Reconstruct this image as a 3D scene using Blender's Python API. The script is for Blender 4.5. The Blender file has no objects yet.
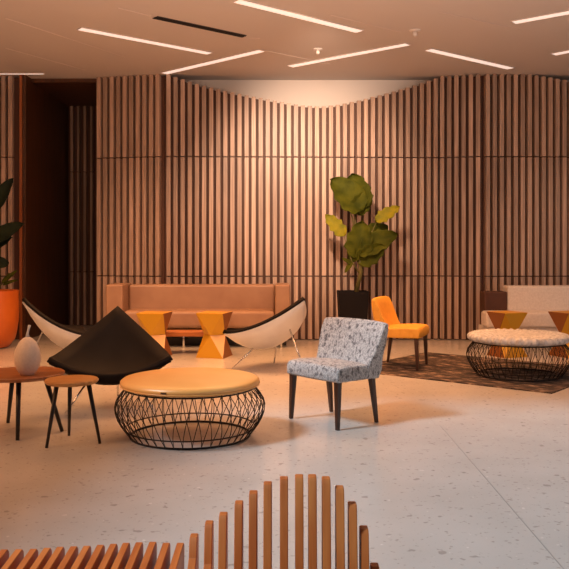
import bpy, bmesh, math, random
from mathutils import Vector, Matrix
random.seed(7)
PI = math.pi
S = bpy.context.scene
COL = S.collection
F = 800.0; CH = 1.35; HY = 249.0; CX = 284.5

# ---------------------------------------------------------------- camera
cd = bpy.data.cameras.new('camera'); cam = bpy.data.objects.new('camera', cd); COL.objects.link(cam)
cam.location = (0, 0, CH); cam.rotation_euler = (PI/2, 0, 0)
cd.sensor_width = 36; cd.lens = 36*F/569; cd.shift_y = -(284.5-HY)/569
cd.clip_end = 100
S.camera = cam
# ---------------------------------------------------------------- world and light
w = bpy.data.worlds.new('world'); S.world = w; w.use_nodes = True
bg = w.node_tree.nodes['Background']; bg.inputs[0].default_value = (0.62, 0.72, 0.85, 1); bg.inputs[1].default_value = 0.10

def lamp(kind, loc, aim, energy, col, name, **kw):
    l = bpy.data.lights.new(name, kind); l.energy = energy; l.color = col
    for k, v in kw.items(): setattr(l, k, v)
    o = bpy.data.objects.new(name, l); COL.objects.link(o); o.location = loc
    o.rotation_euler = (Vector(aim)-Vector(loc)).to_track_quat('-Z', 'Y').to_euler()
    return o
WARM = (1.0, 0.42, 0.15)
lamp('SUN', (-8, -4, 9), (-8+.80, -4+.42, 9-.90), 2.9, (0.67, 0.85, 0.95), 'sun', angle=math.radians(10))
# added warm fill lights over lounge and near floor, no fixtures behind them
lamp('AREA', (-0.4, 9.1, 3.86), (-0.4, 9.0, 0), 170, WARM, 'lounge_fill', shape='RECTANGLE', size=6.0, size_y=2.4, spread=math.radians(105))
lamp('AREA', (-4.4, 4.2, 3.86), (-2.6, 4.6, 0), 120, WARM, 'left_fill', shape='RECTANGLE', size=1.0, size_y=3.0)
lamp('AREA', (1.6, 6.2, 3.86), (1.6, 6.8, 0), 14, WARM, 'right_fill', shape='RECTANGLE', size=3, size_y=1)
# added fill spots to brighten the slat wall, no fixtures behind them
lamp('SPOT', (0.1, 7.6, 3.80), (0.35, 12.0, 2.2), 1150, (1, .68, .47), 'wall_fill_spot', spot_size=math.radians(50), spot_blend=1.0, shadow_soft_size=.12)
lamp('SPOT', (-2.4, 7.7, 3.80), (-1.6, 12.0, 0.9), 260, (1, .62, .40), 'wall_fill_spot', spot_size=math.radians(42), spot_blend=1.0, shadow_soft_size=.12)
lamp('SPOT', (3.6, 7.7, 3.80), (4.2, 12.0, 0.9), 170, (1, .68, .50), 'wall_fill_spot', spot_size=math.radians(42), spot_blend=1.0, shadow_soft_size=.12)
lamp('SPOT', (0.35, 7.95, 3.55), (0.65, 12.2, 3.2), 260, (1, .74, .56), 'wall_fill_spot', spot_size=math.radians(44), spot_blend=1.0, shadow_soft_size=.1)
# added fill light to warm the ceiling, no real lamp
lamp('AREA', (0.0, 5.2, 2.0), (0, 9.6, 3.9), 85, (1, .62, .42), 'ceiling_fill', shape='RECTANGLE', size=5, size_y=.5)
S.view_settings.view_transform = 'Standard'; S.view_settings.look = 'None'
S.view_settings.gamma = 1; S.view_settings.use_curve_mapping = False
S.view_settings.exposure = 0.0

# ---------------------------------------------------------------- materials
def mat(name, col, rough=.6, metal=0, spec=.5, col2=None, scale=20, stretch=(1,1,1), bump=0, bscale=60, detail=3, contrast=(.35,.65), emit=None, island=0):
    m = bpy.data.materials.new(name); m.use_nodes = True; nt = m.node_tree; b = nt.nodes['Principled BSDF']
    b.inputs['Base Color'].default_value = (*col, 1); b.inputs['Roughness'].default_value = rough
    b.inputs['Metallic'].default_value = metal; b.inputs['Specular IOR Level'].default_value = spec
    tc = nt.nodes.new('ShaderNodeTexCoord')
    mp = nt.nodes.new('ShaderNodeMapping'); mp.inputs['Scale'].default_value = stretch
    nt.links.new(tc.outputs['Object'], mp.inputs[0])
    if col2:
        n = nt.nodes.new('ShaderNodeTexNoise'); n.inputs['Scale'].default_value = scale; n.inputs['Detail'].default_value = detail
        nt.links.new(mp.outputs[0], n.inputs['Vector'])
        r = nt.nodes.new('ShaderNodeValToRGB'); r.color_ramp.elements[0].position = contrast[0]; r.color_ramp.elements[1].position = contrast[1]
        r.color_ramp.elements[0].color = (*col, 1); r.color_ramp.elements[1].color = (*col2, 1)
        nt.links.new(n.outputs[0], r.inputs[0]); out = r.outputs[0]
        if island:
            g = nt.nodes.new('ShaderNodeNewGeometry'); mr = nt.nodes.new('ShaderNodeMapRange')
            mr.inputs['To Min'].default_value = 1-island; mr.inputs['To Max'].default_value = 1+island
            nt.links.new(g.outputs['Random Per Island'], mr.inputs[0])
            mx = nt.nodes.new('ShaderNodeVectorMath'); mx.operation = 'SCALE'
            nt.links.new(out, mx.inputs[0]); nt.links.new(mr.outputs[0], mx.inputs['Scale']); out = mx.outputs[0]
        nt.links.new(out, b.inputs['Base Color'])
    if bump:
        n2 = nt.nodes.new('ShaderNodeTexNoise'); n2.inputs['Scale'].default_value = bscale
        nt.links.new(mp.outputs[0], n2.inputs['Vector'])
        bp = nt.nodes.new('ShaderNodeBump'); bp.inputs['Strength'].default_value = bump; bp.inputs['Distance'].default_value = .01
        nt.links.new(n2.outputs[0], bp.inputs['Height']); nt.links.new(bp.outputs[0], b.inputs['Normal'])
    if emit:
        b.inputs['Emission Color'].default_value = (*emit[0], 1); b.inputs['Emission Strength'].default_value = emit[1]
    return m

M = {}
M['plaster'] = mat('plaster', (.80,.72,.66), .85)
M['ceil'] = mat('ceiling_paint', (.66,.60,.56), .75)
M['slat'] = mat('slat_oak', (.36,.235,.17), .42, col2=(.54,.37,.275), scale=3, stretch=(14,14,.5), island=.22)
M['backing'] = mat('slat_backing', (.095,.036,.019), .6)
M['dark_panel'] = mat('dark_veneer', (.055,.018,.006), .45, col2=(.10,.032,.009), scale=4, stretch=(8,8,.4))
M['tan_leather'] = mat('tan_leather', (.40,.24,.15), .42, col2=(.35,.20,.125), scale=4, bump=.15, bscale=90)
M['cream'] = mat('cream_fabric', (.78,.70,.64), .85, col2=(.70,.62,.56), scale=40, bump=.2, bscale=200)
M['brown_leather'] = mat('brown_leather', (.09,.032,.014), .5, col2=(.07,.024,.011), scale=6)
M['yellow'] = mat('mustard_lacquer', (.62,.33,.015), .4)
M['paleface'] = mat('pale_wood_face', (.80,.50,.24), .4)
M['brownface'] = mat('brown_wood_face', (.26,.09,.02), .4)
M['orange_wood'] = mat('orange_wood', (.42,.13,.03), .35, col2=(.55,.20,.05), scale=5, stretch=(1,10,10))
M['top_wood'] = mat('honey_wood', (.50,.22,.06), .35, col2=(.66,.34,.11), scale=4, stretch=(1,12,8))
M['top_dark'] = mat('walnut_wood', (.26,.085,.025), .3, col2=(.40,.15,.05), scale=4, stretch=(1,12,8))
M['black_leg'] = mat('black_steel', (.012,.009,.009), .4)
M['wire'] = mat('black_wire', (.012,.009,.009), .4, metal=.3)
M['dark_leg'] = mat('dark_stained_wood', (.028,.010,.006), .4, col2=(.055,.019,.009), scale=4, stretch=(8,8,1))
M['chrome'] = mat('chrome', (.75,.75,.75), .18, metal=1)
M['black_leather'] = mat('black_leather', (.006,.0045,.005), .65, col2=(.009,.007,.0075), spec=.12, scale=5, bump=.1, bscale=120)
M['shell'] = mat('white_shell', (.74,.72,.70), .35, col2=(.68,.65,.63), scale=5)
M['ott_yellow'] = mat('ochre_leather', (.95,.50,.15), .36, spec=.8, col2=(.90,.45,.12), scale=4)
M['chair_yellow'] = mat('amber_fabric', (.84,.40,.045), .6, col2=(.78,.35,.035), scale=20)
M['planter_black'] = mat('black_planter', (.010,.008,.009), .65, spec=.15)
M['planter_orange'] = mat('orange_glaze', (.72,.17,.02), .35, col2=(.62,.13,.015), scale=3)
M['soil'] = mat('soil', (.03,.02,.012), .95, col2=(.06,.04,.02), scale=30)
M['leaf'] = mat('leaf_green', (.032,.040,.002), .75, spec=.15, col2=(.070,.075,.004), scale=6, island=.1)
M['leaf_lit_yellow'] = mat('leaf_lit_yellow', (.27,.22,.008), .7, spec=.2, col2=(.16,.16,.012), scale=8)  # yellow light on some leaves, put into their colour
M['leaf_dark'] = mat('leaf_dark', (.010,.016,.010), .7, spec=.15, col2=(.02,.03,.015), scale=6)
M['stem'] = mat('plant_stem', (.10,.085,.02), .7, col2=(.16,.13,.03), scale=20)
M['vase'] = mat('pale_ceramic', (.80,.68,.58), .55, col2=(.74,.62,.52), scale=60)
M['neck'] = mat('grey_glaze', (.62,.62,.60), .3)
M['bench'] = mat('bench_wood', (.46,.105,.018), .5, col2=(.60,.18,.04), scale=3, stretch=(10,1.2,1.2), island=.2)
M['bench_rail'] = mat('pale_rail_wood', (.60,.29,.15), .5, col2=(.54,.25,.12), scale=4, stretch=(1,8,8))
M['led'] = mat('led_diffuser', (.9,.85,.8), .5, emit=((1,.78,.66), .75))
M['led_trim'] = mat('led_trim', (.70,.62,.58), .5)
M['vent'] = mat('vent_black', (.02,.013,.01), .6)
M['plastic'] = mat('white_plastic', (.78,.72,.68), .4)

def pattern_fabric():
    m = bpy.data.materials.new('patterned_grey_fabric'); m.use_nodes = True; nt = m.node_tree; b = nt.nodes['Principled BSDF']
    b.inputs['Roughness'].default_value = .85
    tc = nt.nodes.new('ShaderNodeTexCoord'); mp = nt.nodes.new('ShaderNodeMapping'); mp.inputs['Scale'].default_value = (1.5,1.5,1.0)
    nt.links.new(tc.outputs['Object'], mp.inputs[0])
    v = nt.nodes.new('ShaderNodeTexVoronoi'); v.inputs['Scale'].default_value = 34; v.feature = 'DISTANCE_TO_EDGE'
    n = nt.nodes.new('ShaderNodeTexNoise'); n.inputs['Scale'].default_value = 26; n.inputs['Detail'].default_value = 4
    nt.links.new(mp.outputs[0], v.inputs['Vector']); nt.links.new(mp.outputs[0], n.inputs['Vector'])
    r1 = nt.nodes.new('ShaderNodeValToRGB'); r1.color_ramp.elements[0].position = .02; r1.color_ramp.elements[1].position = .12
    r1.color_ramp.elements[0].color = (.50,.50,.51,1); r1.color_ramp.elements[1].color = (.30,.30,.31,1)
    nt.links.new(v.outputs['Distance'], r1.inputs[0])
    r2 = nt.nodes.new('ShaderNodeValToRGB'); r2.color_ramp.elements[0].position = .52; r2.color_ramp.elements[1].position = .64
    r2.color_ramp.elements[0].color = (1,1,1,1); r2.color_ramp.elements[1].color = (.34,.33,.35,1)
    nt.links.new(n.outputs[0], r2.inputs[0])
    mx = nt.nodes.new('ShaderNodeMix'); mx.data_type = 'RGBA'; mx.blend_type = 'MULTIPLY'; mx.inputs[0].default_value = 1
    nt.links.new(r1.outputs[0], mx.inputs[6]); nt.links.new(r2.outputs[0], mx.inputs[7]); nt.links.new(mx.outputs[2], b.inputs['Base Color'])
    return m
M['pattern'] = pattern_fabric()

def knit():
    m = mat('white_knit', (.62,.61,.61), .95, col2=(.42,.41,.42), scale=26, stretch=(1,1,.7), contrast=(.45,.62), bump=.6, bscale=70)
    return m
M['knit'] = knit()

def terrazzo():
    m = bpy.data.materials.new('terrazzo'); m.use_nodes = True; nt = m.node_tree; b = nt.nodes['Principled BSDF']
    b.inputs['Roughness'].default_value = .21; b.inputs['Specular IOR Level'].default_value = .62
    tc = nt.nodes.new('ShaderNodeTexCoord')
    def chips(scale, lo, hi, dark, light=(1,1,1)):
        n = nt.nodes.new('ShaderNodeTexNoise'); n.inputs['Scale'].default_value = scale; n.inputs['Detail'].default_value = 2
        nt.links.new(tc.outputs['Object'], n.inputs['Vector'])
        r = nt.nodes.new('ShaderNodeValToRGB'); r.color_ramp.elements[0].position = lo; r.color_ramp.elements[1].position = hi
        r.color_ramp.elements[0].color = (*light,1); r.color_ramp.elements[1].color = (*dark,1)
        nt.links.new(n.outputs[0], r.inputs[0]); return r.outputs[0]
    base = chips(2.0, .3, .7, (.54,.52,.50), (.60,.58,.56))
    for o in (chips(15, .65, .70, (.70,.68,.67)), chips(34, .64, .70, (.74,.71,.69)), chips(22, .70, .73, (1.25,1.25,1.25))):
        mx = nt.nodes.new('ShaderNodeMix'); mx.data_type = 'RGBA'; mx.blend_type = 'MULTIPLY'; mx.inputs[0].default_value = 1
        nt.links.new(base, mx.inputs[6]); nt.links.new(o, mx.inputs[7]); base = mx.outputs[2]
    nt.links.new(base, b.inputs['Base Color'])
    return m
M['terrazzo'] = terrazzo()

def rugmat():
    m = bpy.data.materials.new('faded_rug'); m.use_nodes = True; nt = m.node_tree; b = nt.nodes['Principled BSDF']
    b.inputs['Roughness'].default_value = .95
    tc = nt.nodes.new('ShaderNodeTexCoord')
    n = nt.nodes.new('ShaderNodeTexNoise'); n.inputs['Scale'].default_value = 7; n.inputs['Detail'].default_value = 6; n.inputs['Roughness'].default_value = .7
    mp = nt.nodes.new('ShaderNodeMapping'); mp.inputs['Scale'].default_value = (.7, 2.2, 1)
    nt.links.new(tc.outputs['Object'], mp.inputs[0]); nt.links.new(mp.outputs[0], n.inputs['Vector'])
    r = nt.nodes.new('ShaderNodeValToRGB'); e = r.color_ramp.elements
    e[0].position = .46; e[0].color = (.020,.016,.017,1); e[1].position = .66; e[1].color = (.42,.30,.22,1)
    x = e.new(.53); x.color = (.085,.055,.045,1)
    nt.links.new(n.outputs[0], r.inputs[0]); nt.links.new(r.outputs[0], b.inputs['Base Color'])
    return m
M['rug'] = rugmat()

# ---------------------------------------------------------------- helpers
def X(px, d): return (px-CX)*d/F
def Z(py, d): return CH-(py-HY)*d/F
def G(px, py):
    d = CH*F/(py-HY); return Vector((X(px, d), d, 0))

def obj(name, bm, m, parent=None, smooth=False, bevel=0, seg=2, loc=None, label=None):
    me = bpy.data.meshes.new(name)
    bmesh.ops.recalc_face_normals(bm, faces=bm.faces)
    bm.to_mesh(me); bm.free()
    for mm in (m if isinstance(m, (list, tuple)) else [m]): me.materials.append(mm)
    if smooth:
        for p in me.polygons: p.use_smooth = True
    o = bpy.data.objects.new(name, me); COL.objects.link(o)
    if parent: o.parent = parent
    if loc is not None: o.location = loc
    if bevel:
        b = o.modifiers.new('bevel', 'BEVEL'); b.width = bevel; b.segments = seg; b.limit_method = 'ANGLE'; b.angle_limit = math.radians(35)
        for p in me.polygons: p.use_smooth = True
        b.harden_normals = True
    if label: o['label'] = label
    return o
def thing(name, label, cat, loc=(0,0,0), rotz=0, group=None):
    o = bpy.data.objects.new(name, None); COL.objects.link(o); o.empty_display_size = .2
    o.location = loc; o.rotation_euler = (0,0,rotz)
    return tag(o, label, cat, group)
def tag(o, label, cat, group=None):
    o['label'] = label; o['category'] = cat
    if group: o['group'] = group
    return o
def struct(name, bm, m, **k):
    o = obj(name, bm, m, **k); o['kind'] = 'structure'; return o
def box(bm, x0, x1, y0, y1, z0, z1, mi=0):
    vs = [bm.verts.new(p) for p in ((x0,y0,z0),(x1,y0,z0),(x1,y1,z0),(x0,y1,z0),(x0,y0,z1),(x1,y0,z1),(x1,y1,z1),(x0,y1,z1))]
    for f in ((0,3,2,1),(4,5,6,7),(0,1,5,4),(1,2,6,5),(2,3,7,6),(3,0,4,7)):
        bm.faces.new([vs[i] for i in f]).material_index = mi
    return vs
def BX(*a):
    bm = bmesh.new(); box(bm, *a); return bm
def tube(bm, pts, radii, n=8, closed=False):
    pts = [Vector(p) for p in pts]
    if not hasattr(radii, '__len__'): radii = [radii]*len(pts)
    rings = []; N = len(pts)
    up0 = None
    for i, p in enumerate(pts):
        if closed: t = pts[(i+1)%N]-pts[(i-1)%N]
        else: t = pts[min(i+1,N-1)]-pts[max(i-1,0)]
        t.normalize()
        if up0 is None:
            a = Vector((0,0,1)) if abs(t.z) < .9 else Vector((1,0,0)); u = t.cross(a).normalized()
        else:
            u = (up0 - t*up0.dot(t)).normalized()
        up0 = u; v = t.cross(u)
        rings.append([bm.verts.new(p+(u*math.cos(2*PI*k/n)+v*math.sin(2*PI*k/n))*radii[i]) for k in range(n)])
    R = N if closed else N-1
    for i in range(R):
        a, b = rings[i], rings[(i+1)%N]
        for k in range(n): bm.faces.new((a[k], a[(k+1)%n], b[(k+1)%n], b[k]))
    if not closed:
        bm.faces.new(rings[0][::-1]); bm.faces.new(rings[-1])
def lathe(bm, prof, n=48, fn=None):
    rings = []
    for r, z in prof:
        if r < 1e-5: rings.append([bm.verts.new((0,0,z))])
        else:
            ring = []
            for k in range(n):
                a = 2*PI*k/n; rr, zz = (r, z) if fn is None else fn(r, z, a)
                ring.append(bm.verts.new((rr*math.cos(a), rr*math.sin(a), zz)))
            rings.append(ring)
    for a, b in zip(rings, rings[1:]):
        for k in range(n):
            k2 = (k+1) % n
            if len(a) == 1: bm.faces.new((a[0], b[k], b[k2]))
            elif len(b) == 1: bm.faces.new((a[k], a[k2], b[0]))
            else: bm.faces.new((a[k], a[k2], b[k2], b[k]))
def taper(bm, p0, p1, w0, w1):
    """square leg from p0 (top) to p1 (foot)"""
    p0, p1 = Vector(p0), Vector(p1)
    a = [bm.verts.new(p0+Vector((sx*w0/2, sy*w0/2, 0))) for sx, sy in ((-1,-1),(1,-1),(1,1),(-1,1))]
    b = [bm.verts.new(p1+Vector((sx*w1/2, sy*w1/2, 0))) for sx, sy in ((-1,-1),(1,-1),(1,1),(-1,1))]
    bm.faces.new(a); bm.faces.new(b[::-1])
    for k in range(4): bm.faces.new((a[k], b[k], b[(k+1)%4], a[(k+1)%4]))
def copy_tree(o, parent=None):
    c = o.copy(); COL.objects.link(c); c.parent = parent
    for ch in list(o.children): copy_tree(ch, c)
    return c
def interp(pts, x):
    if x <= pts[0][0]: return pts[0][1]
    for (a, ya), (b, yb) in zip(pts, pts[1:]):
        if x <= b:
            t = (x-a)/(b-a); return ya+(yb-ya)*t
    return pts[-1][1]

# ---------------------------------------------------------------- the setting
CZ = 3.93
struct('floor', BX(-7, 7, -1.5, 14.6, -.1, 0), M['terrazzo'])
bm = bmesh.new()   # ceiling slab over the lounge and down the left, unseen edge shaped to stop the sun; the near right is an open daylit hall
pts = [(-7, 14.6), (7, 14.6), (7, 5.15), (-3.95, 5.15), (-4.3, 3.9), (-4.75, 1.6), (-5.4, -1.5), (-7, -1.5)]
lo = [bm.verts.new((x, y, CZ)) for x, y in pts]; hi = [bm.verts.new((x, y, CZ+.3)) for x, y in pts]
bm.faces.new(lo); bm.faces.new(hi[::-1])
for i in range(len(pts)):
    j = (i+1) % len(pts); bm.faces.new((lo[i], lo[j], hi[j], hi[i]))
struct('ceiling', bm, M['ceil'])
AX0, AX1 = X(28, 11.95), X(97, 12.1)      # alcove
struct('wall_back', BX(AX1+.02, 7, 12.22, 12.37, 0, CZ), M['plaster'])
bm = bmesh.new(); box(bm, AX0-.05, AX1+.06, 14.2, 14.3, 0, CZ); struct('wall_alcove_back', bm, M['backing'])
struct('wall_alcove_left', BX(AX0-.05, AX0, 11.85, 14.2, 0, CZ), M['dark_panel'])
struct('ceiling_alcove_shade', BX(AX0+.004, AX1+.015, 12.10, 14.15, CZ-.06, CZ-.004), M['dark_panel'])  # dark panel added to stand in for the shade at the alcove top
struct('wall_alcove_right', BX(AX1+.02, AX1+.06, 12.37, 14.2, 0, CZ), M['backing'])
struct('wall_back_left', BX(-7, AX0-.05, 12.22, 12.37, 0, CZ), M['plaster'])
struct('wall_left', BX(-7.1, -7, -1.5, 14.6, 0, CZ), M['plaster'])
struct('wall_right', BX(7, 7.1, -1.5, 14.6, 0, CZ), M['plaster'])
# joint strip in the terrazzo at the right
a, b = G(440, 425), G(556, 560); dr = (b-a).normalized(); nn = Vector((-dr.y, dr.x, 0))*.0028; b2 = b+dr*1.2
bm = bmesh.new(); vs = [bm.verts.new(p+Vector((0,0,.0012))) for p in (a-nn, b2-nn, b2+nn, a+nn)]; bm.faces.new(vs)
ex = bmesh.ops.extrude_face_region(bm, geom=bm.faces[:]); bmesh.ops.translate(bm, verts=[v for v in ex['geom'] if isinstance(v, bmesh.types.BMVert)], vec=(0,0,-.003))
struct('trim_1', bm, mat('floor_joint', (.30,.29,.28), .5))
# shallow joints of the ceiling boards
n_t = 2
for (p, q) in (((5,18),(125,57)), ((5,48),(85,70)), ((262,50),(330,64)), ((118,8),(150,16)), ((330,15),(400,32)), ((440,12),(520,30))):
    d1 = (CZ-CH)*F/(HY-p[1]); d2 = (CZ-CH)*F/(HY-q[1])
    A = Vector((X(p[0],d1), d1, 0)); B = Vector((X(q[0],d2), d2, 0)); t = (B-A).normalized(); nn = Vector((-t.y,t.x,0))*.010
    bm = bmesh.new(); vs = [bm.verts.new(p_+Vector((0,0,CZ-.004))) for p_ in (A-nn, B-nn, B+nn, A+nn)]; bm.faces.new(vs)
    ex = bmesh.ops.extrude_face_region(bm, geom=bm.faces[:]); bmesh.ops.translate(bm, verts=[v for v in ex['geom'] if isinstance(v, bmesh.types.BMVert)], vec=(0,0,.006))
    struct('trim_%d' % n_t, bm, M['led_trim']); n_t += 1

# ---------------------------------------------------------------- slatted timber screens on the back wall
TOP = [(-200,60),(97,60),(165,74),(182,80),(200,86),(225,92),(250,97),(280,102.5),(300,106),(320,107.5),(340,105.5),(360,101),(380,96),(400,90.5),(420,84.5),(436,79),(450,74),(520,74),(545,78),(569,82),(600,90),(660,100),(800,110)]
SEAM = [(2.702, 2.720), (0.938, 0.956)]
def screen(label, p0, p1, backing=True, name='slat_screen', step=.1043, wd=.060, dp=.080, off=0, top=True):
    """p0, p1: (px, d) ends of one fold"""
    A = Vector((X(*p0), p0[1], 0)); B = Vector((X(*p1), p1[1], 0)); L = (B-A).length; t = (B-A).normalized(); n = Vector((t.y, -t.x, 0))
    root = thing(name, label, 'wall cladding', A)
    def slab(bm, s0, s1, e0, e1, z0, z1):
        c = [t*s0+n*e0, t*s1+n*e0, t*s1+n*e1, t*s0+n*e1]
        lo = [bm.verts.new(v+Vector((0,0,z0))) for v in c]
        z1s = z1 if hasattr(z1, '__len__') else (z1, z1)
        hi = [bm.verts.new(v+Vector((0,0,z1s[0] if i in (0,3) else z1s[1]))) for i, v in enumerate(c)]
        bm.faces.new(lo[::-1]); bm.faces.new(hi)
        for k in range(4): bm.faces.new((lo[k], lo[(k+1)%4], hi[(k+1)%4], hi[k]))
    def topz(s):
        P = A+t*s; px = CX+P.x*F/P.y
        return min(CZ-.004, CH+(HY-interp(TOP, px))*P.y/F)
    bm = bmesh.new(); k = 0; s = step*.25+off
    while s+wd <= L+.001:
        zt = topz(s+wd/2)
        for z0, z1 in ((.015, SEAM[1][0]), (SEAM[1][1], SEAM[0][0]), (SEAM[0][1], zt)):
            slab(bm, s, s+wd, 0, dp, z0, z1)
        s += step
    obj('slat_panel', bm, M['slat'], root)
    bm = bmesh.new(); N = max(2, int(L/.1))
    for i in range(N):
        s0, s1 = L*i/N, L*(i+1)/N
        slab(bm, s0, s1, -.02, 0, .003, (min(topz(s0), CZ-.01)-.012, min(topz(s1), CZ-.01)-.012))
    bmesh.ops.remove_doubles(bm, verts=bm.verts, dist=1e-4)
    obj('backing_board', bm, M['backing'], root, label='dark brown board behind the slats')
    return root
screen('narrow brown slat screen left of the dark alcove, behind the orange planter', (-150, 12.0), (20.6, 11.93))
obj_edge = BX(AX0-.089, AX0-.052, 11.83, 12.05, .003, CZ-.003)
tag(obj('lit_edge_post', obj_edge, mat('lit_edge_orange', (.36,.10,.025), .4, col2=(.28,.075,.02), scale=4, stretch=(8,8,.5))), 'thin added post coloured like orange light on the left edge of the dark alcove', 'post')  # orange light on the alcove edge, put into the colour of a post
screen('shadowed slat screen deep inside the dark alcove', (70, 14.16), (109, 14.16), step=.115, wd=.042)
screen('dark-topped slat screen panel right of the alcove, behind the left end of the tan sofa', (97.5, 12.08), (164.6, 11.84))
screen('wide slat screen whose wavy top dips in the middle, behind tall plant', (165.2, 11.84), (438, 12.0))
screen('narrow shadowed slat screen between the wavy one and the one behind the cream sofa', (438.6, 12.0), (482, 11.84))
screen('slat screen behind the cream sofa at the right', (482.6, 11.84), (720, 12.0))

# ---------------------------------------------------------------- ceiling lights, vent, detectors
def C(px, py):
    d = (CZ-CH)*F/(HY-py); return Vector((X(px, d), d, 0))
def strip(A, B, label, wd=.13):
    c = (A+B)/2; t = B-A; L = t.length; r = thing('ceiling_light', label, 'light', (c.x, c.y, CZ), math.atan2(t.y, t.x), 'linear ceiling lights')
    obj('diffuser', BX(-L/2+.012, L/2-.012, -wd/2+.012, wd/2-.012, -.012, -.001), M['led'], r)
    bm = bmesh.new(); h = -.010
    box(bm, -L/2, L/2, -wd/2, -wd/2+.010, h, -.0005); box(bm, -L/2, L/2, wd/2-.010, wd/2, h, -.0005)
    box(bm, -L/2, -L/2+.010, -wd/2+.010, wd/2-.010, h, -.0005); box(bm, L/2-.010, L/2, -wd/2+.010, wd/2-.010, h, -.0005)
    obj('frame', bm, M['led_trim'], r)
strip(C(79,28), C(210,53), 'linear ceiling light left of the black air vent')
strip(C(164,73), C(262,50), 'linear ceiling light slanting to the wall where the slat tops begin to dip')
strip(C(236,0), C(360,31), 'linear ceiling light cut by the top edge of the picture, right of the vent')
strip(C(290,66), C(408,43.5), 'linear ceiling light slanting down left beside the dome sprinkler')
strip(C(428,49), C(511,68), 'linear ceiling light ending at the wall above the narrow shadowed slats')
strip(C(513,22), C(600,6), 'linear ceiling light nearest the top right corner')
strip(C(553,54), C(640,37), 'linear ceiling light cut by the right picture edge, lower of the two there')
A, B = C(-60, 84), C(52, 79); A.y = B.y = 11.75
strip(A, B, 'thin lit strip at the ceiling edge above the far left slats', wd=.06)
A, B = C(155,17), C(244,36); c = (A+B)/2; t = B-A; L = t.length
r = thing('ceiling_vent', 'long narrow black air vent in the ceiling', 'vent', (c.x, c.y, CZ), math.atan2(t.y, t.x))
obj('backing', BX(-L/2, L/2, -.055, .055, -.006, -.001), M['vent'], r)
bm = bmesh.new()
for k in range(-1, 2): box(bm, -L/2, L/2, k*.03-.004, k*.03+.004, -.014, -.006)
obj('louvre', bm, M['vent'], r)
A, B = C(247,36.5), C(262,40); c = (A+B)/2; t = B-A
tag(obj('ceiling_socket', BX(-.06, .06, -.025, .025, -.006, -.001), M['led_trim'], loc=(c.x, c.y, CZ)), 'tiny fitting in line with the end of the black vent', 'fitting')
def detector(px, py, label, s=1):
    c = C(px, py); r = thing('sprinkler', label, 'sprinkler', (c.x, c.y, CZ), 0, 'ceiling detectors and sprinklers')
    bm = bmesh.new(); lathe(bm, [(0,-.001),(.055*s,-.001),(.055*s,-.012),(.03*s,-.02),(0,-.02)], 20); obj('base', bm, M['plastic'], r, smooth=False)
    bm = bmesh.new(); lathe(bm, [(0,-.02),(.02*s,-.02),(.024*s,-.05*s),(.012*s,-.062*s),(0,-.064*s)], 16); obj('head', bm, M['plastic'], r, smooth=True)
detector(318, 49, 'pale sprinkler hanging left of the slanting light, above the dip in the slats', 1.1)
detector(415, 30, 'pale round sprinkler right above the gap between two slanting lights', 1.2)

# ---------------------------------------------------------------- rug
Cn = Vector((2.49, 7.45, 0)); U = Vector((-.781,.624,0)).normalized(); ang = math.atan2(-U.y, -U.x)
LU, LV = 2.35, 1.9
V = Vector((.624,.781,0)).normalized(); cen = Cn+U*LU/2+V*LV/2
LX = LU+0.0
bm = BX(-LU/2, LU/2, -LV/2, LV/2, 0, .010)
rug = tag(obj('rug', bm, M['rug'], loc=(cen.x, cen.y, .0005)), 'distressed dark grey and brown rug under the knitted wire ottoman', 'rug')
rug.rotation_euler.z = math.atan2(-U.y, -U.x)
RZ = .0108

# ---------------------------------------------------------------- long tan sofa
def rbox(name, dims, m, parent, bev=.03, label=None, seg=3):
    return obj(name, BX(*dims), m, parent, bevel=bev, seg=seg, label=label)
sx0, sx1 = X(105, 10.85), X(290, 10.9)
sofa = thing('sofa', 'long tan leather sofa with low box arms against the slatted wall', 'sofa', ((sx0+sx1)/2, 11.15, 0))
hw = (sx1-sx0)/2; aw = .235
rbox('armrest', (-hw, -hw+aw, -.27, .36, .235, .865), M['tan_leather'], sofa, .025)
rbox('armrest', (hw-aw+.03, hw, -.27, .36, .235, .865), M['tan_leather'], sofa, .025)
rbox('backrest', (-hw+aw+.002, hw-aw+.028, .12, .37, .26, .85), M['tan_leather'], sofa, .04)
rbox('seat', (-hw+aw+.002, hw-aw+.028, -.27, .118, .265, .51), M['tan_leather'], sofa, .055)
rbox('base_rail', (-hw+.03, hw-.03, -.235, .33, .205, .234), M['black_leg'], sofa, .004)
for sx in (-hw+.12, -.2, .35, hw-.12):
    for sy in (-.2, .28):
        bm = bmesh.new(); tube(bm, [(sx, sy, .204), (sx, sy, 0)], .016, 10); obj('leg', bm, M['chrome'], sofa, smooth=True)
rbox('under_sofa_shade', (-hw+.05, hw-.05, .05, .25, .001, .203), M['black_leg'], sofa, .004)  # black block standing in for the shade under the sofa

# coffee table between the faceted stools
tx0, tx1 = X(159, 10.05), X(203, 10.05)
ct = thing('coffee_table', 'low orange-brown wooden coffee table between two faceted stools', 'table', ((tx0+tx1)/2, 10.38, 0))
h2 = (tx1-tx0)/2
ctw = .44
rbox('tabletop', (-ctw, ctw, -.12, .17, .225, .285), M['orange_wood'], ct, .006)
for sx in (-ctw+.05, ctw-.06):
    for sy in (-.09, .13):
        bm = bmesh.new(); tube(bm, [(sx, sy, .224), (sx, sy, 0)], .011, 8); obj('leg', bm, M['chrome'], ct, smooth=True)

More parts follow.
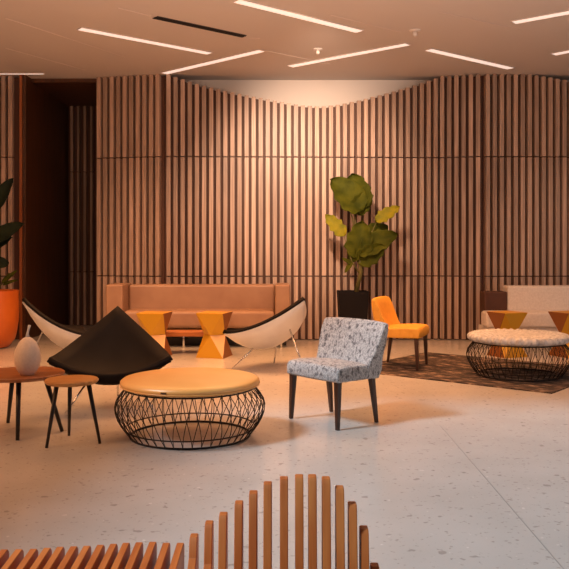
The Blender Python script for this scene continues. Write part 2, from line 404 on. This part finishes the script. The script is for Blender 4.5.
# ---------------------------------------------------------------- faceted hourglass stools
def stool(px, d, rot, label, w=.18, h=.555, cols=(0,1,2,0)):
    r = thing('stool', label, 'stool', (X(px, d), d, 0), rot, 'faceted hourglass stools')
    for name, flip in (('upper_block', False), ('lower_block', True)):
        bm = bmesh.new()
        za, zb = (h, h/2) if not flip else (0, h/2)
        T = [bm.verts.new((w*math.sqrt(2)*math.cos(PI/4+k*PI/2), w*math.sqrt(2)*math.sin(PI/4+k*PI/2), za)) for k in range(4)]
        Wd = [bm.verts.new((w*.80*math.cos(k*PI/2), w*.80*math.sin(k*PI/2), zb+(.0005 if not flip else -.0005))) for k in range(4)]
        bm.faces.new(T).material_index = 0; bm.faces.new(Wd).material_index = 0
        for k in range(4):
            # big triangle: edge T[k-1]..T[k] with waist vert between; small triangle: waist edge with corner
            k1 = (k-1) % 4
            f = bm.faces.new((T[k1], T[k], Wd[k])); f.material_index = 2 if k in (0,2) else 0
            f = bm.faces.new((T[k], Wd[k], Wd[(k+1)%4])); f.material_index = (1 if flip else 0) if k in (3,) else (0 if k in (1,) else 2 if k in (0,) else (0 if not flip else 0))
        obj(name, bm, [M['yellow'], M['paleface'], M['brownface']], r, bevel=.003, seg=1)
    return r
stool(214.5, 10.05, math.radians(-16), 'yellow and brown faceted hourglass stool at the centre, beside the low table')
stool(154.5, 10.05, math.radians(-10), 'yellow faceted stool partly behind the black lounge chair')
stool(507, 10.1, math.radians(24), 'brown and yellow faceted stool behind the middle of the knitted ottoman')
stool(569, 10.1, math.radians(24), 'brown and yellow faceted stool cut by the right picture edge')

# ---------------------------------------------------------------- cream sofa at right
cs = thing('sofa', 'cream fabric sofa with a brown leather side block, by the right edge', 'sofa', (X(482, 10.9)+.06, 11.15, 0))
rbox('backrest', (X(502,11.3)-X(482,10.9), 2.35, .08, .36, .31, .83), M['cream'], cs, .03)
rbox('seat', (0, 2.35, -.24, .078, .27, .49), M['cream'], cs, .04)
rbox('base', (.03, 2.30, -.20, .33, .10, .269), M['cream'], cs, .01)
rbox('side_block', (.055, X(502,11.3)-X(482,10.9)-.004, .08, .36, .272, .75), M['brown_leather'], cs, .015, label='brown leather side block')
for sx in (.10, 1.2, 2.2):
    for sy in (-.14, .27):
        bm = bmesh.new(); tube(bm, [(sx, sy, .10), (sx, sy, 0)], .02, 10); obj('leg', bm, M['black_leg'], cs, smooth=True)

# ---------------------------------------------------------------- upholstered slipper chairs
def slipper(name, label, loc, rotz, fabric, group=None, kx=1.15, ky=.80):
    """faces -Y locally, origin between the four feet"""
    r = thing(name, label, 'chair', loc, rotz, group)
    # seat
    bm = bmesh.new(); nx, W = 8, .52
    prof = [(-.285,.352),(-.295,.37),(-.295,.43),(-.27,.462),(-.15,.470),(.05,.462),(.20,.452),(.27,.45),(.27,.352)]
    vs = []
    for i in range(nx+1):
        u = i/nx*2-1
        row = []
        for (y, z) in prof:
            yy = y - (.018*(1-u*u) if y < -.2 else 0); zz = z + (.010*(1-u*u) if z > .44 else 0)
            ww = W/2
            row.append(bm.verts.new((u*ww*kx, yy*ky, zz)))
        vs.append(row)
    m = len(prof)
    for i in range(nx):
        for j in range(m): bm.faces.new((vs[i][j], vs[i+1][j], vs[i+1][(j+1)%m], vs[i][(j+1)%m]))
    bm.faces.new(vs[0]); bm.faces.new(vs[-1][::-1])
    obj('seat', bm, fabric, r, bevel=.018, seg=3)
    # back: closed profile swept over the width, flaring towards the top, wrapping forward at the sides
    inner = [(.165,.430),(.185,.478),(.215,.55),(.238,.62),(.262,.70),(.285,.765),(.31,.785)]
    outer = [(.345,.775),(.345,.73),(.330,.62),(.312,.52),(.295,.42),(.280,.345),(.20,.345)]
    pr = inner+outer; m = len(pr); vs = []; nx = 10
    for i in range(nx+1):
        u = i/nx*2-1; row = []
        for j, (y, z) in enumerate(pr):
            t = max(0, (z-.45)/.33); ww = .262+.045*math.sin(min(t,1)*PI*.55)
            wrap = .075*abs(u)**2.6*max(0, 1-t*.75) if j < 6 else .02*abs(u)**3
            zz = z - (.014*abs(u)**3 if z > .74 else 0)
            row.append((u*ww*kx, (y-wrap)*ky, zz*1.01))
        vs.append(row)
    bm = bmesh.new(); vv = [[bm.verts.new(p) for p in row] for row in vs]
    for i in range(nx):
        for j in range(m): bm.faces.new((vv[i][j], vv[i+1][j], vv[i+1][(j+1)%m], vv[i][(j+1)%m]))
    bm.faces.new(vv[0]); bm.faces.new(vv[-1][::-1])
    obj('backrest', bm, fabric, r, bevel=.014, seg=3)
    for sx in (-1, 1):
        bm = bmesh.new(); taper(bm, (sx*.225*kx, -.245*ky, .353), (sx*.235*kx, -.262*ky, 0), .046, .028); obj('leg', bm, M['dark_leg'], r, bevel=.003, seg=1)
        bm = bmesh.new(); taper(bm, (sx*.215*kx, .215*ky, .350), (sx*.225*kx, .270*ky, 0), .044, .026); obj('leg', bm, M['dark_leg'], r, bevel=.003, seg=1)
    return r
# grey chair: front feet (293,418) & (340,431), rear right foot (375,423)
fl, fr, rr = G(293,418.5), G(340,430.5), G(375,422.5)
fx = (fr-fl).normalized(); rot = math.atan2(fx.y, fx.x)
cc = (fl+rr)/2
slipper('accent_chair', 'grey patterned fabric chair with dark wooden legs standing alone in the centre', (cc.x, cc.y, 0), rot, M['pattern'], 'armless upholstered chairs')
fl, fr, rr = G(418,372), G(427.5,365.5), G(388,363)
fx = Vector((.26,.96,0)); 
cc = (G(418,371.5)+G(388,363.5))/2
slipper('accent_chair', 'amber yellow upholstered chair facing right beside the black planter', (cc.x, cc.y, RZ), math.atan2(.93,.36), M['chair_yellow'], 'armless upholstered chairs', 1.1, .86)

# ---------------------------------------------------------------- wire ottomans
def ottoman(label, cx, cy, cushion_m, z0=0, knit=False, rot=0):
    r = thing('ottoman', label, 'ottoman', (cx, cy, z0), rot, 'round wire basket ottomans')
    R1, RB, R0 = .465, .540, .430
    zt, zb = .352, .19
    def rad(t):   # t 0 bottom .. 1 top
        return R0+(RB-R0)*math.sin(min(t/.62,1)*PI/2) if t < .62 else RB-(RB-R1)*(1-math.cos((t-.62)/.38*PI/2))
    bm = bmesh.new(); n = 44
    for k in range(n):
        for sgn in (-1, 1):
            a0 = 2*PI*k/n; pts = []
            for i in range(9):
                t = i/8; a = a0+sgn*(t**1.3)*2*PI/n*1.0; pts.append((rad(t)*math.cos(a), rad(t)*math.sin(a), .006+t*(zt-.006)))
            tube(bm, pts, .0030, 5)
    obj('wire_basket', bm, M['wire'], r, smooth=True)
    for nm, R, z, th in (('base_ring', R0, .0075, .0075), ('top_ring', R1, zt, .006)):
        bm = bmesh.new(); tube(bm, [(R*math.cos(2*PI*k/64), R*math.sin(2*PI*k/64), z) for k in range(64)], th, 8, closed=True); obj(nm, bm, M['wire'], r, smooth=True)
    bm = bmesh.new(); tube(bm, [((R0+.035)*math.cos(2*PI*k/64), (R0+.035)*math.sin(2*PI*k/64), .065) for k in range(64)], .005, 6, closed=True); obj('lower_ring', bm, M['wire'], r, smooth=True)
    bm = bmesh.new(); z = .358
    if not knit:
        prof = [(0,z),(.46,z),(.488,z+.010),(.503,z+.030),(.500,z+.046),(.482,z+.060),(.45,z+.067),(.3,z+.075),(.15,z+.078),(0,z+.079)]
        lathe(bm, prof, 72)
    else:
        prof = [(0,z),(.45,z),(.495,z+.008),(.522,z+.030),(.525,z+.055),(.51,z+.075),(.475,z+.084),(.36,z+.087),(.2,z+.088),(0,z+.089)]
        lathe(bm, prof, 240, lambda r_, z_, a: (r_+ (.011*math.sin(a*40) if r_ > .40 else 0), z_+(.006*math.sin(a*40) if .30 < r_ < .5 and z_ > z+.05 else 0)))
    obj('cushion', bm, cushion_m, r, smooth=True)
    if not knit:
        bm = bmesh.new(); tube(bm, [(.4996*math.cos(2*PI*k/72), .4996*math.sin(2*PI*k/72), z+.018) for k in range(72)], .004, 6, closed=True)
        obj('piping', bm, M['ott_yellow'], r, smooth=True)
        ang = math.radians(256); c, s = math.cos(ang), math.sin(ang)
        bm = bmesh.new(); box(bm, -.020, .020, -.004, .004, 0, .010)
        o = obj('tag', bm, M['brown_leather'], r, loc=(.502*c, .502*s, z+.028), label='small brown tag'); o.rotation_euler.z = ang+PI/2
    return r
ottoman('round ottoman with smooth ochre yellow cushion on black wire basket', X(190.5,5.80), 5.80, M['ott_yellow'])
ottoman('round ottoman with knobbly white-grey cushion on a wire basket, on the rug', X(518.5,8.5), 8.5, M['knit'], z0=RZ, knit=True)

# ---------------------------------------------------------------- round side tables and vase
def round_table(label, cx, cy, R, zt, feet, m, th=.03, lr=(.016,.010)):
    r = thing('side_table', label, 'table', (cx, cy, 0), 0, 'round wooden side tables')
    bm = bmesh.new(); lathe(bm, [(0,zt-th),(R*.93,zt-th),(R,zt-th*.55),(R,zt-.006),(R-.006,zt),(0,zt)], 56); obj('tabletop', bm, m, r, bevel=.0, smooth=False)
    for (fx_, fy_) in feet:
        v = Vector((fx_-cx, fy_-cy)); bm = bmesh.new()
        tube(bm, [(v.x*.60, v.y*.60, zt-th-.0005), (v.x, v.y, 0)], lr, 10); obj('leg', bm, M['black_leg'], r, smooth=True)
    return r
f1, f2, f3 = G(46.5,448), G(100,443.5), G(69,435.5)

round_table('small round honey-wood side table with splayed black legs, nearest the camera', -1.49, 5.60, .184, .442, [(f1.x,f1.y),(f2.x,f2.y),(f3.x,f3.y)], M['top_wood'])
g1, g2 = G(17.5,440.5), G(63,433)
round_table('larger darker round side table carrying the pale vase, at left edge', -1.98, 6.0, .322, .425, [(g1.x,g1.y),(g2.x-.02,g2.y+.05),(-2.15,6.22)], M['top_dark'], lr=(.019,.013))
vz = .4255; vx, vy = X(27.5, 5.88), 5.88
vs_ = thing('vase', 'pale egg-shaped ceramic vase with thin grey neck on the larger side table', 'vase', (vx, vy, vz))
bm = bmesh.new(); lathe(bm, [(0,0),(.045,0),(.052,.004),(.078,.045),(.094,.10),(.096,.14),(.086,.19),(.062,.24),(.034,.268),(.016,.278),(0,.278)], 40); obj('body', bm, M['vase'], vs_, smooth=True)
bm = bmesh.new(); tube(bm, [(0,0,.274),(-.001,0,.30),(.006,0,.33),(.016,0,.365)], [.016,.010,.008,.010], 12); obj('neck', bm, M['neck'], vs_, smooth=True, label='thin grey neck')

# ---------------------------------------------------------------- triangular shell lounge chairs
def shell_chair(label, loc, rotz, scale=1.0, group='triangular shell lounge chairs', outer='shell'):
    """faces -Y; origin on the floor"""
    r = thing('lounge_chair', label, 'chair', loc, rotz, group)
    FL, FR, B = Vector((-.495,-.33,.43)), Vector((.495,-.33,.43)), Vector((0,.40,.80))
    Mf = Vector((0,-.50,.20)); Ml = Vector((-.47,.12,.44)); Mr = Vector((.47,.12,.44))   # control points
    N = 18
    def S_(u, v, w):
        p = FL*u*u+FR*v*v+B*w*w+2*u*v*Mf+2*u*w*Ml+2*v*w*Mr
        return p+Vector((0,.02,-.16))*max(0, 27*u*v*w)**.75
    def grid():
        P = {}
        for i in range(N+1):
            for j in range(N+1-i):
                u, v = i/N, j/N; P[i,j] = S_(u, v, 1-u-v)
        # normals
        Nn = {}
        for (i,j) in P:
            u, v = i/N, j/N; e = .02
            # pull inside to keep derivative valid
            uu = min(max(u, e), 1-2*e); vv = min(max(v, e), 1-2*e)
            if uu+vv > 1-e: s = (1-e)/(uu+vv); uu *= s; vv *= s
            a = S_(uu+e/2, vv, 1-uu-vv-e/2); b = S_(uu, vv+e/2, 1-uu-vv-e/2); c = S_(uu, vv, 1-uu-vv)
            n = (a-c).cross(b-c); n.normalize()
            if n.z < 0: n = -n
            Nn[i,j] = n
        return P, Nn
    P, Nn = grid()
    cen = (FL+FR+B)/3
    def solid(o0, o1, shrink=0):
        bm = bmesh.new(); A = {}; Bq = {}
        for k in P:
            p = P[k]; q = p+(cen-p)*shrink
            A[k] = bm.verts.new(q+Nn[k]*o1); Bq[k] = bm.verts.new(q+Nn[k]*o0)
        for i in range(N):
            for j in range(N-i):
                bm.faces.new((A[i,j], A[i+1,j], A[i,j+1])); bm.faces.new((Bq[i,j], Bq[i,j+1], Bq[i+1,j]))
                if i+j < N-1:
                    bm.faces.new((A[i+1,j], A[i+1,j+1], A[i,j+1])); bm.faces.new((Bq[i+1,j], Bq[i,j+1], Bq[i+1,j+1]))
        edge = [(i,0) for i in range(N)]+[(N-i,i) for i in range(N)]+[(0,N-i) for i in range(N)]
        for a, b in zip(edge, edge[1:]+edge[:1]): bm.faces.new((A[a], Bq[a], Bq[b], A[b]))
        return bm
    obj('shell', solid(-.030, -.002, .02), M[outer], r, smooth=True, label='white outer shell' if outer == 'shell' else None)
    obj('upholstery', solid(-.0015, .040, -.035), M['black_leather'], r, smooth=True, label='black leather upholstery')
    # seam down the middle of the pad is left plain; steel legs
    for (tx, ty, fx_, fy_) in ((-.17,-.18,-.36,-.34), (.17,-.18,.36,-.34), (0,.17,0,.42)):
        # find z of the shell underside near (tx,ty)
        k = min(P, key=lambda q: (P[q].x-tx)**2+(P[q].y-ty)**2); zt = P[k].z-.030
        bm = bmesh.new(); tube(bm, [(P[k].x, P[k].y, zt+.004), (fx_, fy_, 0)], .0095, 8); obj('leg', bm, M['chrome'], r, smooth=True)
    return r
shell_chair('all black triangular lounge chair facing the camera, left of the ochre ottoman', (X(114,6.95), 6.95, 0), math.radians(7), outer='black_leather')
shell_chair('white shell lounge chair with black rim in front of the tan sofa right end', (X(276,9.0), 9.0, 0), math.radians(-130))
shell_chair('white shell lounge chair with black rim behind the black one, at left', (X(60,8.7), 8.75, 0), math.radians(118))

# ---------------------------------------------------------------- plants
def leaf(bm, base, tip, width, normal, cup=.15, lobes=.0, seedv=0):
    base, tip = Vector(base), Vector(tip); ax = tip-base; L = ax.length; ax.normalize()
    n = Vector(normal); n = (n-ax*n.dot(ax)).normalized(); side = ax.cross(n)
    rnd = random.Random(seedv); rows = []; NL, NW = 14, 6
    for i in range(NL+1):
        t = i/NL; wv = width*max(0,math.sin(PI*min(1, t**.75)))**.55*(1+1.6*lobes*math.sin(t*23+seedv)+.6*lobes*math.sin(t*51))
        if i in (0, NL): wv = .004
        c = base+ax*(L*t)-n*(L*.22*t*t)
        row = []
        for j in range(-NW, NW+1):
            s = j/NW; row.append(bm.verts.new(c+side*(s*wv/2)+n*(cup*width*abs(s)**1.4+.02*width*math.sin(t*22+s*3+seedv)*abs(s))))
        rows.append(row)
    for a, b in zip(rows, rows[1:]):
        for k in range(len(a)-1): bm.faces.new((a[k], a[k+1], b[k+1], b[k]))
def make_leaf(parent, base, tip, width, normal, m, seedv, **k):
    bm = bmesh.new(); leaf(bm, base, tip, width, normal, seedv=seedv, **k)
    o = obj('leaf', bm, m, parent, smooth=True); s = o.modifiers.new('thickness', 'SOLIDIFY'); s.thickness = .004; return o
D = 11.25
px0 = X(352.5, D)
pl = thing('planter', 'black square planter behind the amber chair', 'planter', (px0, D, 0))
bm = bmesh.new(); box(bm, -.172, .172, -.172, .172, 0, .765)
for v in bm.verts:
    if v.co.z > .5: v.co.x *= 1.22; v.co.y *= 1.22
top = [f for f in bm.faces if all(v.co.z > .5 for v in f.verts)]
ri = bmesh.ops.inset_region(bm, faces=top, thickness=.018)
for v in top[0].verts: v.co.z -= .05
obj('pot', bm, M['planter_black'], pl, bevel=.004, seg=1)
obj('soil', BX(-.17,.17,-.17,.17,.718,.733), M['soil'], pl)
tp = thing('potted_plant', 'tall broad-leaved green plant in black planter before the slats', 'plant', (px0, D, .7335))
def L_(px, py, dy=0): d = D+dy; return Vector((X(px, d)-px0, dy, Z(py, d)-.7335))
s0 = Vector((.05, 0, .0))
bm = bmesh.new(); tube(bm, [s0, L_(361,272), L_(358,250), L_(356,232), L_(354,208)], [.032,.028,.022,.014,.006], 8)
tube(bm, [L_(361,276), L_(352,262,-.02), L_(344,236,-.03)], [.014,.010,.005], 6)
tube(bm, [L_(359,250), L_(370,236,.02), L_(377,221,.03)], [.012,.009,.005], 6)
tube(bm, [L_(357,240), L_(353,222,-.05), L_(351,212,-.05)], [.012,.009,.005], 6)
obj('stem', bm, M['stem'], tp, smooth=True)
LV_ = [ # base, tip, width, normal, material
 (L_(361,211,0), L_(334,177,-.10), .46, (.25,-1,.35), 'leaf', .04),
 (L_(362,210,.05), L_(352,173,.02), .40, (-.2,-1,.2), 'leaf', .05),
 (L_(352,212,.02), L_(372,192,.0), .30, (.4,-1,.1), 'leaf', .05),
 (L_(356,252,0), L_(396,232,-.15), .34, (.1,-1,.45), 'leaf', .06),
 (L_(357,258,0), L_(362,222,-.14), .38, (-.1,-1,.2), 'leaf', .06),
 (L_(358,262,0), L_(384,246,-.16), .30, (.3,-1,.2), 'leaf', .06),
 (L_(355,246,.05), L_(388,224,.06), .34, (.2,-1,.5), 'leaf', .06),
 (L_(354,262,0), L_(356,228,-.05), .20, (-.5,-1,.1), 'leaf', .06),
 (L_(376,222,.03), L_(399,205,-.02), .19, (.1,-1,.6), 'leaf_lit_yellow', .10),
 (L_(345,236,-.03), L_(326,214,-.06), .20, (-.2,-1,.4), 'leaf_lit_yellow', .10),
 (L_(352,262,-.02), L_(345,272,-.08), .07, (0,-1,.3), 'leaf', .0),
 (L_(352,264,-.02), L_(343,258,-.08), .06, (0,-1,.3), 'leaf', .0),
]
for i, (b_, t_, w_, n_, m_, lo_) in enumerate(LV_):
    o = make_leaf(tp, b_, t_, w_, n_, M[m_], i*1.7, lobes=lo_)
    if m_ == 'leaf_lit_yellow': o['label'] = 'leaf coloured as if lit yellow'

# orange planter at the left edge
ox, oy = -4.0, 10.95
op = thing('planter', 'glazed orange round-bottomed planter cut by the left picture edge', 'planter', (ox, oy, 0))
bm = bmesh.new(); lathe(bm, [(0,0),(.17,0),(.22,.02),(.30,.12),(.325,.22),(.35,.40),(.35,.785),(.325,.785),(.325,.70),(0,.70)], 48); obj('pot', bm, M['planter_orange'], op, smooth=False, bevel=.006, seg=2)
dp_ = thing('potted_plant', 'dark-leaved plant in orange planter, only leaf tips showing at left edge', 'plant', (ox, oy, .7005))
bm = bmesh.new(); lathe(bm, [(0,0),(.29,0),(.29,.012),(0,.03)], 32); obj('soil', bm, M['soil'], dp_)
def K(px, py, dy=0): d = oy+dy; return Vector((X(px, d)-ox, dy, Z(py, d)-.7005))
bm = bmesh.new(); tube(bm, [(0,0,.01), (.02,0,.4), (-.02,0,.9), (.0,0,1.35)], [.025,.02,.016,.008], 8)
tube(bm, [(.01,0,.02), K(5,280), K(9,273)], [.01,.008,.006], 6); obj('stem', bm, M['stem'], dp_, smooth=True)
for i, (b_, t_, w_, mm) in enumerate(((Vector((0,0,1.15)), K(9,178,-.1), .22, 'leaf_dark'), (Vector((0,0,.75)), K(19,222,-.15), .24, 'leaf_dark'),
        (Vector((0,0,.70)), K(10,236,-.05), .22, 'leaf_dark'), (Vector((.02,0,.45)), K(9,262,.1), .18, 'leaf_dark'), (Vector((0,0,1.3)), (-.3,-.1,1.75), .26, 'leaf_dark'),
        (Vector((0,0,.8)), (-.45,-.1,1.1), .26, 'leaf_dark'), (Vector((0,0,1.1)), (-.4,.2,1.35), .26, 'leaf_dark'), (K(2,283), K(15,270,-.05), .07, 'leaf'), (K(3,285), K(16,279,-.05), .05, 'leaf'))):
    make_leaf(dp_, b_, t_, w_, (.1,-1,.5), M[mm], i*2.3)

# ---------------------------------------------------------------- slatted wave bench in the foreground
ribs = [(35,547),(48.5,546),(61.5,545),(75,544.5),(88,544),(101.5,543),(114.5,542),(127,541),(140,540.5),(153.5,540),(167,541),(181,541),(195,532),(210,519),(224,510.5),(239.5,499),(253.7,489),(268,480),(284,475),(299,473),(312,473),(325.6,475),(339,484),(351.5,500),(363,524),(373.7,561)]
ribs = [(35-14.6*k, 547+.3*k) for k in range(16, 0, -1)]+ribs
bt = thing('slatted_bench', 'orange-brown wooden bench of upright ribs rising to a wave-shaped back', 'bench', (0, 2.1, 0))
RW = .0225
def yrear(px): 
    t = min(1, max(0, (px-120)/150)); return 2.50-.27*(t*t*(3-2*t))
for px, py in ribs:
    yr = yrear(px); x = X(px, yr); zt = Z(py, yr)
    if px < 185: zt = .43; yr = (CH-zt)*F/(py-HY); x = X(px, yr)
    yf = yr-.62
    # profile in (y, z): seat with an optional backrest at the far side
    hb = max(0, zt-.432)
    ys = yr-.055
    prof = [(yr-.07,0), (yr-.02,.20), (yr,.40)]
    if hb > .015:
        prof += [(yr+.0,zt-.012), (yr-.008,zt), (yr-.040,zt), (yr-.050,zt-.012), (yr-.055-hb*.10,.46), (yr-.11-hb*.1,.430)]
    else:
        prof += [(yr,zt-.012), (yr-.012,zt), (yr-.2,zt-.012)]
    prof += [(yf+.12,.41), (yf+.02,.42), (yf,.40), (yf+.02,.30), (yf+.06,0)]
    bm = bmesh.new()
    a = [bm.verts.new((x-RW/2, y-2.1, z)) for y, z in prof]; b = [bm.verts.new((x+RW/2, y-2.1, z)) for y, z in prof]
    bm.faces.new(a); bm.faces.new(b[::-1])
    for i in range(len(prof)):
        j = (i+1) % len(prof); bm.faces.new((a[i], a[j], b[j], b[i]))
    obj('rib', bm, M['bench'], bt, bevel=.0025, seg=1)
# pale rail threading the ribs
obj('rail', BX(X(-160,2.3), X(372,2.23), -.15, -.11, .16, .22), M['bench_rail'], bt)
